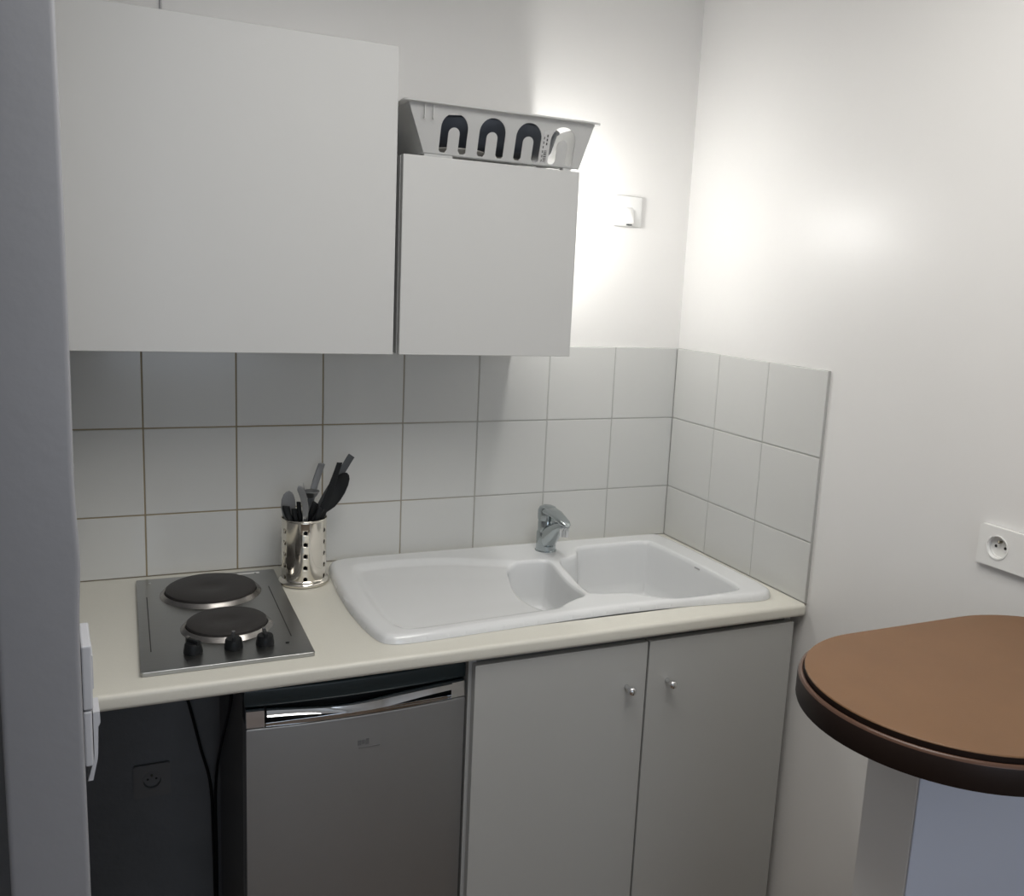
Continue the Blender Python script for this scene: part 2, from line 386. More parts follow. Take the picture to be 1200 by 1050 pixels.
def sink():
    from mathutils.geometry import delaunay_2d_cdt
    po, pb, ps, pd = closed(OUT, 5), closed(BIG, 5), closed(SML, 5), closed(DRN, 4)
    edge = ring(po, 0.0, 0.004); pts = [ring(po, -o) for o in (.0012, .003, .006, .010, .015)]
    for pl in (pb, ps): pts += [ring(pl, o) for o in (.0045, .002, 0, -.002, -.004, -.0065, -.009, -.012, -.017, -.025, -.036)]
    xs, ys = np.arange(-1.02, -0.02, .0065), np.arange(-0.57, -0.01, .0065); X, Y = np.meshgrid(xs, ys, indexing='ij'); G = np.c_[X.ravel(), Y.ravel()]
    do, db, ds = sdf(G, po)[0], sdf(G, pb)[0], sdf(G, ps)[0]
    G = G[(do < -.019) & ((db > .008) | (db < -.040)) & ((ds > .008) | (ds < -.040))]
    A = np.vstack(pts + [G])
    # thin out points closer than 1.1 mm, and anything outside
    A = A[sdf(A, po)[0] < -.0008]; key = {}
    keep = []
    for i, p in enumerate(A):
        c = (int(p[0] / .0016), int(p[1] / .0016)); ok = True
        for a_ in (-1, 0, 1):
            for b_ in (-1, 0, 1):
                for j in key.get((c[0] + a_, c[1] + b_), ()):
                    if abs(A[j][0] - p[0]) + abs(A[j][1] - p[1]) < .0014: ok = False
        if ok: key.setdefault(c, []).append(i); keep.append(i)
    A = A[keep]; P0 = np.vstack([edge, A]); ne = len(edge)
    vo, eo, fo, *_ = delaunay_2d_cdt([Vector(p) for p in P0.tolist()], [], [list(range(ne))], 1, 1e-6)
    P = np.array([(v[0], v[1]) for v in vo])
    do, db, ds, dd = sdf(P, po)[0], sdf(P, pb)[0], sdf(P, ps)[0], sdf(P, pd)[0]
    d = np.clip(-do / 0.014, 0, 1)
    z = 0.9005 + 0.0170 * np.sqrt(np.clip(1 - (1 - d) ** 2, 0, 1))
    z -= 0.0105 * sm(-dd / 0.030) + 0.0025 * sm((-dd - 0.02) / 0.1)
    tt = np.clip((P[:, 1] + 0.445) / 0.25, 0, 1)
    z -= 0.012 * np.exp(-((P[:, 0] + 0.468) / 0.03) ** 2) * np.sin(PI * tt)
    for dis, dep in ((db, 0.165), (ds, 0.135)):
        k = np.clip(-dis, 0, 1)
        z = z - 0.0022 * sm((0.0045 - dis) / 0.0065) - dep * (0.86 * sm(k / 0.013) + 0.14 * sm((k - 0.006) / 0.05))
    me = bpy.data.meshes.new('sink'); me.from_pydata([(float(p[0]), float(p[1]), float(q)) for p, q in zip(P, z)], [], [list(f) for f in fo]); me.validate(); me.update()
    bm = bmesh.new(); bm.from_mesh(me); bmesh.ops.recalc_face_normals(bm, faces=bm.faces)
    if sum(f.normal.z for f in bm.faces) < 0: bmesh.ops.reverse_faces(bm, faces=bm.faces)
    bm.to_mesh(me); bm.free()
    return me
sk = thing('kitchen_sink', 'white ceramic inset sink with draining board, small half bowl and large bowl', 'sink', (-0.52, -0.28, 0.9))
so = obj('basin', sink(), 'ceramic', sk, smooth=True)
mk = bmesh.new()
for i in range(5): box(mk, -0.1092, -0.1075, -0.318 - i * 0.0045, -0.3155 - i * 0.0045, 0.905, 0.9085)
for dx, dy, nm in ((-0.27, -0.33, 'drain'), (-0.545, -0.34, 'drain')):
    zz = 0.9168 - 0.165 if dx > -0.4 else 0.9168 - 0.0130 - 0.135
    obj('drain', lathe(bmesh.new(), [(0.0, 0.0), (0.018, 0.0), (0.026, 0.003), (0.032, 0.004), (0.034, 0.001)], 32, (dx, dy, zz - 0.0)), 'steel2', sk, smooth=True)
obj('maker_mark', mk, 'clear', sk)

# ================================================================== TAP
tp = thing('sink_tap', 'chrome single lever mixer tap on the back rim of the sink', 'tap', (-0.435, -0.105, 0.914))
c0 = (-0.435, -0.105, 0)
body = bmesh.new()
lathe(body, [(0.0, .9155), (0.0285, .9155), (0.0285, .919), (0.0265, .921), (0.0262, .955), (0.0258, .966), (0.024, .969)], 40, c0)
sweep(body, [(-.435, -.105, .948), (-.435, -.125, .962), (-.435, -.150, .980), (-.435, -.178, .998), (-.435, -.200, 1.006), (-.435, -.212, 1.008), (-.435, -.218, 1.008)],
      [(.022, .030), (.0205, .027), (.018, .021), (.016, .015), (.0145, .012), (.012, .009), (.005, .004)], (1, 0, 0), 20, 0.8)
obj('tap_body', body, 'chrome_d', tp, smooth='auto')
obj('cartridge_collar', lathe(bmesh.new(), [(0.0, .962), (0.0232, .962), (0.0236, .975), (0.0236, .996), (0.0225, .998), (0.0225, 1.0005), (0.0, 1.0005)], 40, c0), 'chrome_d', tp, smooth='auto')
lev = bmesh.new()
lathe(lev, [(0.0, 1.001), (0.0245, 1.001), (0.0255, 1.010), (0.0250, 1.026), (0.021, 1.034), (0.012, 1.038), (0.0, 1.039)], 40, c0)
sweep(lev, [(-.435, -.100, 1.024), (-.435, -.125, 1.026), (-.435, -.150, 1.027), (-.435, -.178, 1.023), (-.435, -.204, 1.018), (-.435, -.219, 1.014), (-.435, -.226, 1.012)],
      [(.020, .009), (.022, .010), (.0205, .008), (.0175, .0065), (.0155, .006), (.011, .005), (.004, .002)], (1, 0, 0), 20, 0.8)
obj('lever', lev, 'chrome_d', tp, smooth='auto')
obj('aerator', lathe(bmesh.new(), [(0.0, .966), (0.0105, .966), (0.0115, .968), (0.0115, .979), (0.0125, .981), (0.0125, .992), (0.008, .996), (0, .996)], 28, (-.435, -.206, 0.016)), 'chrome', tp, smooth='auto')
# ================================================================== HOB
hb = thing('electric_hob', 'stainless steel two plate electric hob set in the worktop', 'hob', (-1.273, -0.30, 0.9))
X0, X1, Y0, Y1 = -1.423, -1.123, -0.556, -0.046
hp = bmesh.new()
xy_prism(hp, rrect(X0, X1, Y0, Y1, 0.004), 0.9003, 0.9085, bev=0.0008)
obj('steel_plate', hp, 'steel', hb)
for gx in (X0 + .018, X1 - .030): obj('pressed_groove', B(gx, gx + .002, Y0 + .09, Y1 - .12, .9065, .9069), 'iron', hb)
for (cx, cy, r) in ((-1.274, -0.170, 0.093), (-1.262, -0.378, 0.0755)):
    pl = obj('hot_plate', lathe(bmesh.new(), [(0, .9185), (r * .24, .9185), (r * .28, .9198), (r - .003, .9204), (r, .9185), (r, .910), (0, .910)], 64, (cx, cy, 0)), 'iron', hb, smooth='auto')
    obj('plate_ring', lathe(bmesh.new(), [(r + .0005, .9135), (r + .004, .9150), (r + .0065, .9125), (r + .010, .9085), (r + .012, .9066), (r + .0005, .9066)], 64, (cx, cy, 0), cap=False), 'steel2', pl, smooth='auto')
for kx, ky, ang in ((-1.333, -0.492, 35), (-1.262, -0.492, -5), (-1.205, -0.492, 0)):
    kb = obj('control_knob', lathe(bmesh.new(), [(0, .9068), (.0165, .9068), (.0170, .909), (.0150, .924), (.0135, .9262), (0, .9265)], 32, (kx, ky, 0)), 'black', hb, smooth='auto')
    f = bmesh.new(); box(f, -.0035, .0035, -.0155, .0155, .9225, .9325, bev=.0015, mtx=Matrix.Translation((kx, ky, 0)) @ Matrix.Rotation(math.radians(ang), 4, 'Z'))
    obj('knob_grip', f, 'black', kb)
    f = bmesh.new(); box(f, -.0032, .0032, .0105, .0178, .919, .9350, bev=.0008, mtx=Matrix.Translation((kx, ky, 0)) @ Matrix.Rotation(math.radians(ang), 4, 'Z'))
    obj('pointer', f, 'steel2', kb)
obj('pilot_light', lathe(bmesh.new(), [(0, .9066), (.004, .9066), (.004, .9075), (0, .9085)], 16, (-1.164, -0.497, 0)), 'black', hb)
for sx, sy in ((X0 + .028, Y1 - .03), (X1 - .045, Y1 - .02)):
    obj('fixing_screw', lathe(bmesh.new(), [(0, .9066), (.003, .9066), (.0028, .9072), (0, .9077)], 12, (sx, sy, 0)), 'chrome', hb)
f = bmesh.new(); box(f, X1 - .085, X1 - .035, Y1 - .022, Y1 - .013, .9066, .9069); obj('rating_strip', f, 'plastic', hb)

def lift(o):
    for c in o.children:
        if c.name.startswith('steel_plate'): continue
        c.data.transform(Matrix.Translation((0, 0, .002))); lift(c)
lift(hb)

# ================================================================== WALL CABINETS
def wall_cabinet(label, x0, x1, z0, z1, yb=0.0):
    t = thing('wall_cabinet', label, 'cabinet', ((x0 + x1) / 2, yb, z0))
    b = bmesh.new(); th = 0.016
    box(b, x0, x0 + th, -0.312, yb + .007, z0, z1); box(b, x1 - th, x1, -0.312, yb + .007, z0, z1)
    box(b, x0 + th, x1 - th, -0.312, yb + .007, z0, z0 + th); box(b, x0 + th, x1 - th, -0.312, yb + .007, z1 - th, z1)
    box(b, x0 + th, x1 - th, yb - .004, yb + .002, z0 + th, z1 - th); box(b, x0 + th, x1 - th, -0.29, yb - .005, (z0 + z1) / 2, (z0 + z1) / 2 + th)
    obj('carcass', b, 'lam', t)
    obj('door', B(x0 + .001, x1 - .001, -0.331, -0.313, z0 - .001, z1 + .001, bev=.0012), 'lam', t)
    return t
wall_cabinet('large square white wall cabinet above the hob beside the partition', -1.533, -0.922, 1.4475, 2.053, -0.0005)
wall_cabinet('small white wall cabinet with a plastic rack on top', -0.911, -0.509, 1.4475, 1.851, -0.0005)

# bare bulb on the back wall beside the small cabinet
lx, lz = -0.4665, 1.797
lp = thing('bulb_lamp', 'bare lit bulb on the back wall, almost hidden behind the small wall cabinet', 'lamp', (lx, 0.008, lz))
RX = Matrix.Rotation(math.radians(90), 4, 'X')
obj('lamp_base', lathe(bmesh.new(), [(0, .0005), (.034, .0005), (.034, .008), (.019, .014), (.0175, .084), (0, .084)], 32, (lx, 0.008, lz), RX), 'plastic', lp, smooth='auto')
obj('bulb', lathe(bmesh.new(), [(0.0, .0845), (.013, .0845), (.014, .100), (.019, .120), (.0235, .145), (.0245, .165), (.0225, .185), (.016, .200), (.008, .207), (0, .2085)], 32, (lx, 0.008, lz), RX), 'bulb', lp, smooth=True)

# ================================================================== BASE CABINET
bc = thing('base_cabinet', 'white two door base cabinet with chrome knobs under the sink', 'cabinet', (-0.42, -0.3, 0.0))
b = bmesh.new()
box(b, -0.823, -0.807, -0.578, -0.02, 0.0, 0.868); box(b, -0.030, -0.014, -0.578, -0.02, 0.0, 0.868)
box(b, -0.807, -0.030, -0.575, -0.02, 0.10, 0.116); box(b, -0.807, -0.030, -0.03, -0.02, 0.116, 0.70)
obj('carcass', b, 'lamb', bc)
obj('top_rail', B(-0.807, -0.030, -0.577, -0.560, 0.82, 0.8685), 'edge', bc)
obj('plinth', B(-0.807, -0.030, -0.54, -0.524, 0.0, 0.0995), 'lamb', bc)
for dx0, dx1, kx in ((-0.816, -0.4165, -0.464), (-0.4115, -0.018, -0.361)):
    d = obj('door', B(dx0, dx1, -0.597, -0.579, 0.102, 0.855, bev=.0012), 'lamb', bc)
    R = Matrix.Rotation(math.radians(90), 4, 'X')
    obj('knob', lathe(bmesh.new(), [(0, 0), (.0062, 0), (.0052, .004), (.0045, .013), (.0060, .016), (.0088, .019), (.0100, .0235), (.0092, .028), (.0055, .0315), (0, .0325)], 28, (kx, -0.5965, 0.759), R), 'chrome', d, smooth=True)

# ================================================================== FRIDGE
fr = thing('mini_fridge', 'dark grey undercounter fridge with chrome handle strip', 'fridge', (-1.035, -0.3, 0.0))
FX0, FX1 = -1.250, -0.828
obj('case', B(FX0, FX1, -0.515, -0.06, 0.03, 0.845, bev=.004), 'fbody', fr)
def bow(x, amt=0.012):
    u = (x - (FX0 + FX1) / 2) / ((FX1 - FX0) / 2); return -amt * (1 - u * u)
def front_slab(x0, x1, z0, z1, yb, yf, n=24, bev=0, amt=0.012):
    t = bmesh.new(); lp = []
    for i in range(n + 1):
        x = x0 + (x1 - x0) * i / n; lp.append((x, yf + bow(x, amt)))
    lp += [(x1, yb), (x0, yb)]
    return xy_prism(t, lp, z0, z1, bev)
obj('door', front_slab(FX0, FX1, 0.05, 0.7825, -0.517, -0.575, bev=.003), 'fdoor', fr, smooth='auto')
lid = front_slab(FX0 - .002, FX1 + .002, 0.8195, 0.856, -0.07, -0.566, bev=.006)
obj('top_cover', lid, 'blackf', fr, smooth='auto')
hd = bmesh.new()
merge(hd, front_slab(FX0, FX1, 0.783, 0.8190, -0.517, -0.552))
hdl = obj('handle_recess', hd, 'black', fr, smooth='auto')
def ribbon(u0, u1, zlo, zhi, yoff, tilt, n=40):
    """chrome strip across the door; zlo/zhi/yoff/tilt are functions of u in 0..1"""
    t = bmesh.new(); rings = []
    for i in range(n + 1):
        u = u0 + (u1 - u0) * i / n; x = FX0 + (FX1 - FX0) * u; y = -0.575 + bow(x) + yoff(u); a, c = zlo(u), zhi(u); tl = tilt(u)
        pr = [(0.004, a), (0.0, a + .0015), (tl * .3, (a * .7 + c * .3)), (tl * .6, (a + c) / 2), (tl, c - .0015), (tl + .004, c), (0.018, c), (0.018, a)]
        rings.append([t.verts.new((x, y + dy, z)) for dy, z in pr])
    for p, q in zip(rings, rings[1:]):
        for k in range(len(p)): t.faces.new((p[k], p[(k + 1) % len(p)], q[(k + 1) % len(p)], q[k]))
    t.faces.new(rings[0]); t.faces.new(rings[-1][::-1]); return t
chb = bmesh.new()
merge(chb, ribbon(0.0, 0.075, lambda u: .7835, lambda u: .8175, lambda u: 0, lambda u: .002))
merge(chb, ribbon(0.93, 1.0, lambda u: .7835, lambda u: .8175, lambda u: 0, lambda u: .002))
merge(chb, ribbon(0.07, 0.94, lambda u: .7835, lambda u: .7900 + .002 * math.sin(PI * u), lambda u: -.001, lambda u: .006))
obj('chrome_trim', chb, 'chrome', fr, smooth='auto')
w = lambda u: math.sin(PI * (u - .09) / .84)
dip = lambda u, c, s_: math.exp(-((u - c) / s_) ** 2)
gb = ribbon(0.085, 0.93, lambda u: .8040 - .0105 * dip(u, .52, .22) , lambda u: .8180 - .0085 * dip(u, .42, .26), lambda u: -.004 - .003 * w(u), lambda u: .007 - .006 * u)
obj('handle_grip', gb, 'chrome', fr, smooth='auto')
lg = bmesh.new()
yl = -0.5755 + bow(-1.03) - .0006
for i, (a, c) in enumerate(((-1.047, -1.041), (-1.040, -1.034), (-1.032, -1.026))):
    box(lg, a, c, yl, yl + .002, .7225 + .002 * (i % 2), .7325 + .002 * (i == 2))
box(lg, -1.046, -1.004, yl, yl + .002, .7165, .7175)
obj('logo', lg, 'fbody', fr)
ft = bmesh.new()
for x in (FX0 + .05, FX1 - .05):
    for y in (-.47, -.12): obj('foot', lathe(bmesh.new(), [(0, 0), (.016, 0), (.016, .03), (0, .03)], 16, (x, y, 0)), 'black', fr)
ft.free()

# cords and the socket in the recess
for pts, lab in (([(-1.385, -.05, .868), (-1.355, -.035, .74), (-1.318, -.02, .593), (-1.290, -.015, .46), (-1.269, -.015, .36), (-1.264, -.02, .2), (-1.262, -.03, .004)], 'black power cord hanging behind the left of the under-counter gap'),
                 ([(-1.2565, -.42, .868), (-1.2565, -.382, .754), (-1.2565, -.216, .594), (-1.2565, -.09, .47), (-1.2585, -.04, .38), (-1.2595, -.03, .30), (-1.2585, -.03, .2), (-1.2585, -.04, .004)], 'thin black cord sloping down along the left side of the fridge case')):
    tag(obj('power_cord', tube(bmesh.new(), crv(pts, 8), .0036 if 'left' in lab else .0025, 8), 'black', smooth=True, loc=pts[-1]), lab, 'cord', 'cords below the worktop')

def frame_mtx(o, u, n):
    u = Vector(u); n = Vector(n); w = n.cross(u); return Matrix(((u.x, w.x, n.x, o[0]), (u.y, w.y, n.y, o[1]), (u.z, w.z, n.z, o[2]), (0, 0, 0, 1)))
def tf(bm, mtx): bm.transform(mtx); return bm
def socket_plate(t, mtx, w, h, units, m='plastic', d=0.009):
    """plate in local (u, w) plane; units = x centres of round sockets"""
    holes = [[(cx + .0195 * math.cos(2 * PI * k / 32), .0195 * math.sin(2 * PI * k / 32)) for k in range(32)] for cx in units]
    bm = sheet([rrect(-w / 2, w / 2, -h / 2, h / 2, .006)] + holes, d / 2)
    bm.transform(Matrix.Translation((0, 0, d / 2 + .0006)))
    obj('cover_plate', tf(bm, mtx), m, t)
    for cx in units:
        s = obj('socket_well', tf(lathe(bmesh.new(), [(0.0, .0008), (.0185, .0008), (.0195, .002), (.0205, d + .0016), (.0225, d + .0016), (.0225, d + .0006), (.0197, d)], 32, (cx, 0, 0), cap=False), mtx), m, t, smooth='auto')
        obj('earth_pin', tf(lathe(bmesh.new(), [(0, .001), (.0024, .001), (.0024, .008), (0, .0095)], 12, (cx, .010, 0)), mtx), 'brass', s)
        pin = bmesh.new()
        for sx in (-.0095, .0095): lathe(pin, [(0, .0009), (.0027, .0009), (.0027, .0014), (0, .0014)], 12, (cx + sx, 0, 0))
        obj('pin_hole', tf(pin, mtx), 'dark', s)
# right wall double outlet (u runs to +y reversed so it reads from inside the room)
t = thing('wall_socket', 'white double wall socket on the right wall above the brown bar top', 'socket', (0.008, -1.113, 1.175))
mt = frame_mtx((0.008, -1.113, 1.175), (0, -1, 0), (-1, 0, 0))
if mt.to_3x3() @ Vector((0, 1, 0)) != Vector((0, 0, 1)): pass
socket_plate(t, mt, .152, .074, [-.036], d=.010)
f = bmesh.new(); box(f, .020, .055, .004, .018, .0095, .0125, bev=.0008); obj('module_cover', tf(f, mt), 'plastic', t)
f = bmesh.new(); box(f, .024, .050, -.016, -.004, .0098, .0112); obj('module_port', tf(f, mt), 'grey', t)
t = thing('wall_socket', 'dark unlit wall socket low in the gap under the worktop', 'socket', (-1.40, 0.008, 0.39))
socket_plate(t, frame_mtx((-1.40, 0.008, 0.39), (1, 0, 0), (0, -1, 0)), .082, .082, [0.0], m='undersock')
# cable outlet on the back wall
t = thing('cable_outlet', 'square white cable outlet plate on the back wall right of the small cabinet', 'outlet plate', (-0.190, 0.008, 1.809))
mt = frame_mtx((-0.190, 0.008, 1.809), (1, 0, 0), (0, -1, 0))
f = bmesh.new(); box(f, -.042, .042, -.040, .040, .0005, .0105, bev=.004, seg=3); obj('cover_plate', tf(f, mt), 'plastic', t, smooth='auto')
def wedge():
    t = bmesh.new(); a = [(-.017, .012, .0100), (.015, .012, .0100), (.015, -.034, .0100), (-.017, -.034, .0100)]
    b = [(-.013, .006, .014), (.011, .006, .014), (.012, -.0335, .026), (-.014, -.0335, .026)]
    A = [t.verts.new(v) for v in a]; Bv = [t.verts.new(v) for v in b]
    t.faces.new(A[::-1]); t.faces.new(Bv)
    for i in range(4): t.faces.new((A[i], A[(i + 1) % 4], Bv[(i + 1) % 4], Bv[i]))
    bmesh.ops.recalc_face_normals(t, faces=t.faces)
    bmesh.ops.bevel(t, geom=t.edges[:], offset=.0025, segments=2, affect='EDGES'); return t
obj('cable_hood', tf(wedge(), mt), 'plastic', t, smooth='auto')
f = bmesh.new(); box(f, -.006, .008, -.0372, -.0332, .012, .021, bev=.001); obj('cable_hole', tf(f, mt), 'grey', t)

# boxes on the side face of the partition
ux = Vector((-0.0748, 1.10, 0)).normalized()             # along the side face, away from the camera
nx_ = Vector((ux.y, -ux.x, 0))
def side_pt(y): return Vector((-1.4872 + (y + 1.10) * (-0.0748 / 1.10), y, 0))
def side_box(bm, y0, y1, z0, z1, d0, d1, bev=.002):
    p = side_pt(y0); q = side_pt(y1); L_ = (q - p).length
    mt = Matrix(((ux.x, nx_.x, 0, p.x), (ux.y, nx_.y, 0, p.y), (0, 0, 1, 0), (0, 0, 0, 1)))
    return box(bm, 0, L_, d0, d1, z0, z1, bev=bev, mtx=mt)
t = thing('surface_switch_box', 'white surface switch box on the side of the partition above the plugged socket', 'switch', (side_pt(-1.03) + Vector((0, 0, 1.10)))[:])
obj('housing', side_box(bmesh.new(), -1.068, -0.990, 1.0945, 1.1735, .0005, .0112), 'boxp', t)
obj('rocker', side_box(bmesh.new(), -1.050, -1.003, 1.112, 1.154, .0105, .0130, .001), 'boxp', t)
t = thing('plugged_socket', 'white socket and tapered plug on the side of the partition below the switch box', 'socket', (side_pt(-1.03) + Vector((0, 0, 1.01)))[:])
obj('housing', side_box(bmesh.new(), -1.068, -0.990, 1.024, 1.0930, .0005, .0095), 'boxp', t)
def plug():
    p = side_pt(-1.055); mt = Matrix(((ux.x, nx_.x, 0, p.x), (ux.y, nx_.y, 0, p.y), (0, 0, 1, 0), (0, 0, 0, 1)))
    t = bmesh.new()
    secs = [(1.092, .0108, .0180, .040), (1.078, .0108, .0185, .042), (1.073, .0108, .0160, .040), (1.040, .0108, .0148, .036), (1.0315, .0100, .0140, .030), (1.006, .0030, .0085, .018)]
    rings = [[t.verts.new(v) for v in ((0, a, z), (0, b_, z), (L_, b_, z), (L_, a, z))] for z, a, b_, L_ in secs]
    for p_, q_ in zip(rings, rings[1:]):
        for k in range(4): t.faces.new((p_[k], p_[(k + 1) % 4], q_[(k + 1) % 4], q_[k]))
    t.faces.new(rings[0]); t.faces.new(rings[-1]); t.transform(mt); t.transform(Matrix.Translation((0, 0, -.007))); return t
obj('plug', plug(), 'boxp', t)

# ================================================================== BAR TOP
def stadium(x0, x1, yc, r, n=40):
    out = []
    for k in range(n + 1): a = math.radians(90 + 180 * k / n); out.append((x0 + r + r * math.cos(a), yc + r * math.sin(a)))
    for k in range(n + 1): a = math.radians(-90 + 180 * k / n); out.append((x1 - r + r * math.cos(a), yc + r * math.sin(a)))
    return out
bt = thing('bar_top', 'brown oval bar top with dark edge resting on the white half wall', 'bar top', (-0.31, -1.357, 1.053))
body = bmesh.new(); loop = []
prof = [(.004, 1.0535), (.001, 1.0550), (0.0, 1.0580), (0.0, 1.0850), (.001, 1.0880)]
lip = [(.001, 1.0880), (.0018, 1.0905), (.0035, 1.0918), (.0058, 1.0918), (.0070, 1.0908)]
def rings_obj(pr, cap0, cap1):
    t = bmesh.new(); R_ = []
    for ins, z in pr: R_.append([t.verts.new((x, y, z)) for x, y in stadium(-.6275 + ins, .006 - ins, -1.357, .1965 - ins)])
    for a, c in zip(R_, R_[1:]):
        for i in range(len(a)): j = (i + 1) % len(a); t.faces.new((a[i], a[j], c[j], c[i]))
    if cap0: t.faces.new(R_[0][::-1])
    if cap1: t.faces.new(R_[-1])
    return t
obj('edge_band', rings_obj(prof, True, True), 'tedge', bt, smooth='auto')
obj('edge_lip', rings_obj([(.0008, 1.0881)] + lip[1:] + [(.0070, 1.0882)], False, False), 'tlip', bt, smooth='auto')
obj('panel_edge', rings_obj([(.0092, 1.0885), (.0086, 1.0982)], True, False), 'tedge', bt, smooth='auto')
obj('top_panel', rings_obj([(.0086, 1.0983), (.0089, 1.0992), (.0100, 1.1000)], True, True), 'table', bt, smooth='auto')

# ================================================================== UTENSIL POT
PC = Vector((-1.067, -0.130, 0.9005)); PR = 0.0505; PH = 0.1545
def pot():
    t = bmesh.new(); cols = []; ncol = 6
    base = math.radians(-97); hw = .0062 / PR   # half angle of a hole column
    angs = []
    for k in range(ncol):
        a = base + k * 2 * PI / ncol
        angs += [('h', a - hw, a + hw)]
        nxt = a + 2 * PI / ncol - hw; s = a + hw; m = 9
        for i in range(m): angs.append(('s', s + (nxt - s) * i / m, s + (nxt - s) * (i + 1) / m))
    zb = [0.0, .006]
    for i in range(5): zb += [.0135 + .0272 * i, .0135 + .0272 * i + .0128]
    zb += [PH - .005, PH]
    def pt(a, z): return t.verts.new((PR * math.cos(a), PR * math.sin(a), z))
    for kind, a0, a1 in angs:
        for i in range(len(zb) - 1):
            z0, z1 = zb[i], zb[i + 1]
            hole = kind == 'h' and 2 <= i <= 10 and i % 2 == 0
            if not hole: t.faces.new((pt(a0, z0), pt(a1, z0), pt(a1, z1), pt(a0, z1)))
            else:
                ca, cz = (a0 + a1) / 2, (z0 + z1) / 2; r = .0045; n = 12
                inner = [pt(ca + r / PR * math.cos(-PI * .75 + 2 * PI * k / n), cz + r * 1.15 * math.sin(-PI * .75 + 2 * PI * k / n)) for k in range(n)]
                cor = [pt(a0, z0), pt(a1, z0), pt(a1, z1), pt(a0, z1)]
                q = n // 4
                for s in range(4):
                    c0_, c1_ = cor[s], cor[(s + 1) % 4]; arc = [inner[(s * q + k) % n] for k in range(q + 1)]
                    t.faces.new([c0_, c1_] + arc[::-1])
    bmesh.ops.remove_doubles(t, verts=t.verts, dist=1e-6)
    t.transform(Matrix.Translation(PC)); return t
pt_ = thing('utensil_pot', 'shiny perforated steel utensil pot between the hob and the sink', 'utensil pot', PC[:])
po = obj('pot_wall', pot(), 'pot', pt_, smooth=True)
so_ = po.modifiers.new('thick', 'SOLIDIFY'); so_.thickness = .0008; so_.offset = -1
obj('base_flange', lathe(bmesh.new(), [(0, .0), (.0545, .0), (.0575, .002), (.0585, .005), (.0575, .0085), (.0545, .0110), (.0525, .0125), (.0508, .0155), (.0508, .0125), (.047, .004), (0, .004)], 56, PC), 'pot', pt_, smooth='auto')
obj('rolled_rim', lathe(bmesh.new(), [(PR - .0012, PH - .003), (PR + .0012, PH - .003), (PR + .0014, PH), (PR, PH + .0014), (PR - .0014, PH)], 56, PC, cap=False), 'pot', pt_, smooth=True)

U = 'utensils standing in the steel pot'
def uten(name, label, cat, bm, m, loc, parts=()):
    o = tag(obj(name, bm, m, smooth='auto', loc=loc), label, cat, None)
    return o
# 1 straight black handle, tallest in the middle
b = bmesh.new(); p = crv([(-1.062, -.135, .908), (-1.050, -.142, .98), (-1.034, -.150, 1.055), (-1.020, -.152, 1.095), (-1.006, -.153, 1.14), (-.994, -.154, 1.178), (-.9925, -.154, 1.183)], 4)
b = sweep(b, p, [(.006 + .004 * math.sin(PI * min(1, i / (len(p) * .78))) ** 2, .0035) if i < len(p) - 2 else (.0066, .003) for i in range(len(p))], (1, .1, 0), 12, .6)
uten('spatula_handle', 'straight black handle leaning right in the steel pot, left of the black spoon', 'utensil', b, 'black', (-1.062, -.135, .908))
# 2 black serving spoon, bowl up
sp = thing('serving_spoon', 'black serving spoon with its oval bowl up at the right of the pot', 'spoon', (-1.050, -.118, .908))
b = bmesh.new(); p = crv([(-1.054, -.118, .908), (-1.042, -.120, .98), (-1.026, -.124, 1.05), (-1.016, -.126, 1.068)], 5)
obj('handle', sweep(b, p, [(.005, .003)] * len(p), (1, 0, 0), 10), 'black', sp, smooth=True)
b = bmesh.new(); p = [(-1.018, -.125, 1.064), (-1.013, -.124, 1.071), (-1.006, -.119, 1.080), (-.996, -.112, 1.094), (-.986, -.108, 1.110), (-.978, -.108, 1.126), (-.972, -.112, 1.140), (-.969, -.117, 1.148), (-.968, -.119, 1.151)]
obj('spoon_bowl', sweep(b, p, [(.005, .003), (.009, .003), (.0145, .003), (.0185, .003), (.020, .003), (.0185, .003), (.014, .003), (.008, .002), (.002, .001)], (1, 0, -.6), 18), 'black', sp, smooth=True)
# 3 dark flat handle behind, reaching the far right
b = bmesh.new(); p = crv([(-1.046, -.101, .914), (-1.040, -.107, 1.030), (-1.035, -.109, 1.058), (-1.006, -.100, 1.106), (-.975, -.092, 1.146), (-.955, -.090, 1.178), (-.9495, -.090, 1.186)], 5)
b = sweep(b, p, [(.0050 + .0035 * min(1, i / (len(p) * .7)), .0028) for i in range(len(p))], (1, 0, -.6), 12, .5)
uten('turner_handle', 'dark grey flat handle with slanted tip rising furthest right from the pot', 'utensil', b, 'grey', (-1.046, -.101, .914))
# 4 grey rounded handle behind
b = bmesh.new(); p = crv([(-1.076, -.100, .914), (-1.052, -.095, 1.05), (-1.037, -.086, 1.11), (-1.023, -.078, 1.150), (-1.018, -.078, 1.164), (-1.017, -.078, 1.168)], 5)
b = sweep(b, p, [(.0080, .0028)] * (len(p) - 4) + [(.0075, .0028), (.006, .0026), (.004, .002), (.001, .001)], (1, 0, 0), 12, .8)
uten('scraper', 'mid grey round ended handle behind the straight black one in the pot', 'utensil', b, 'slate', (-1.076, -.100, .914))
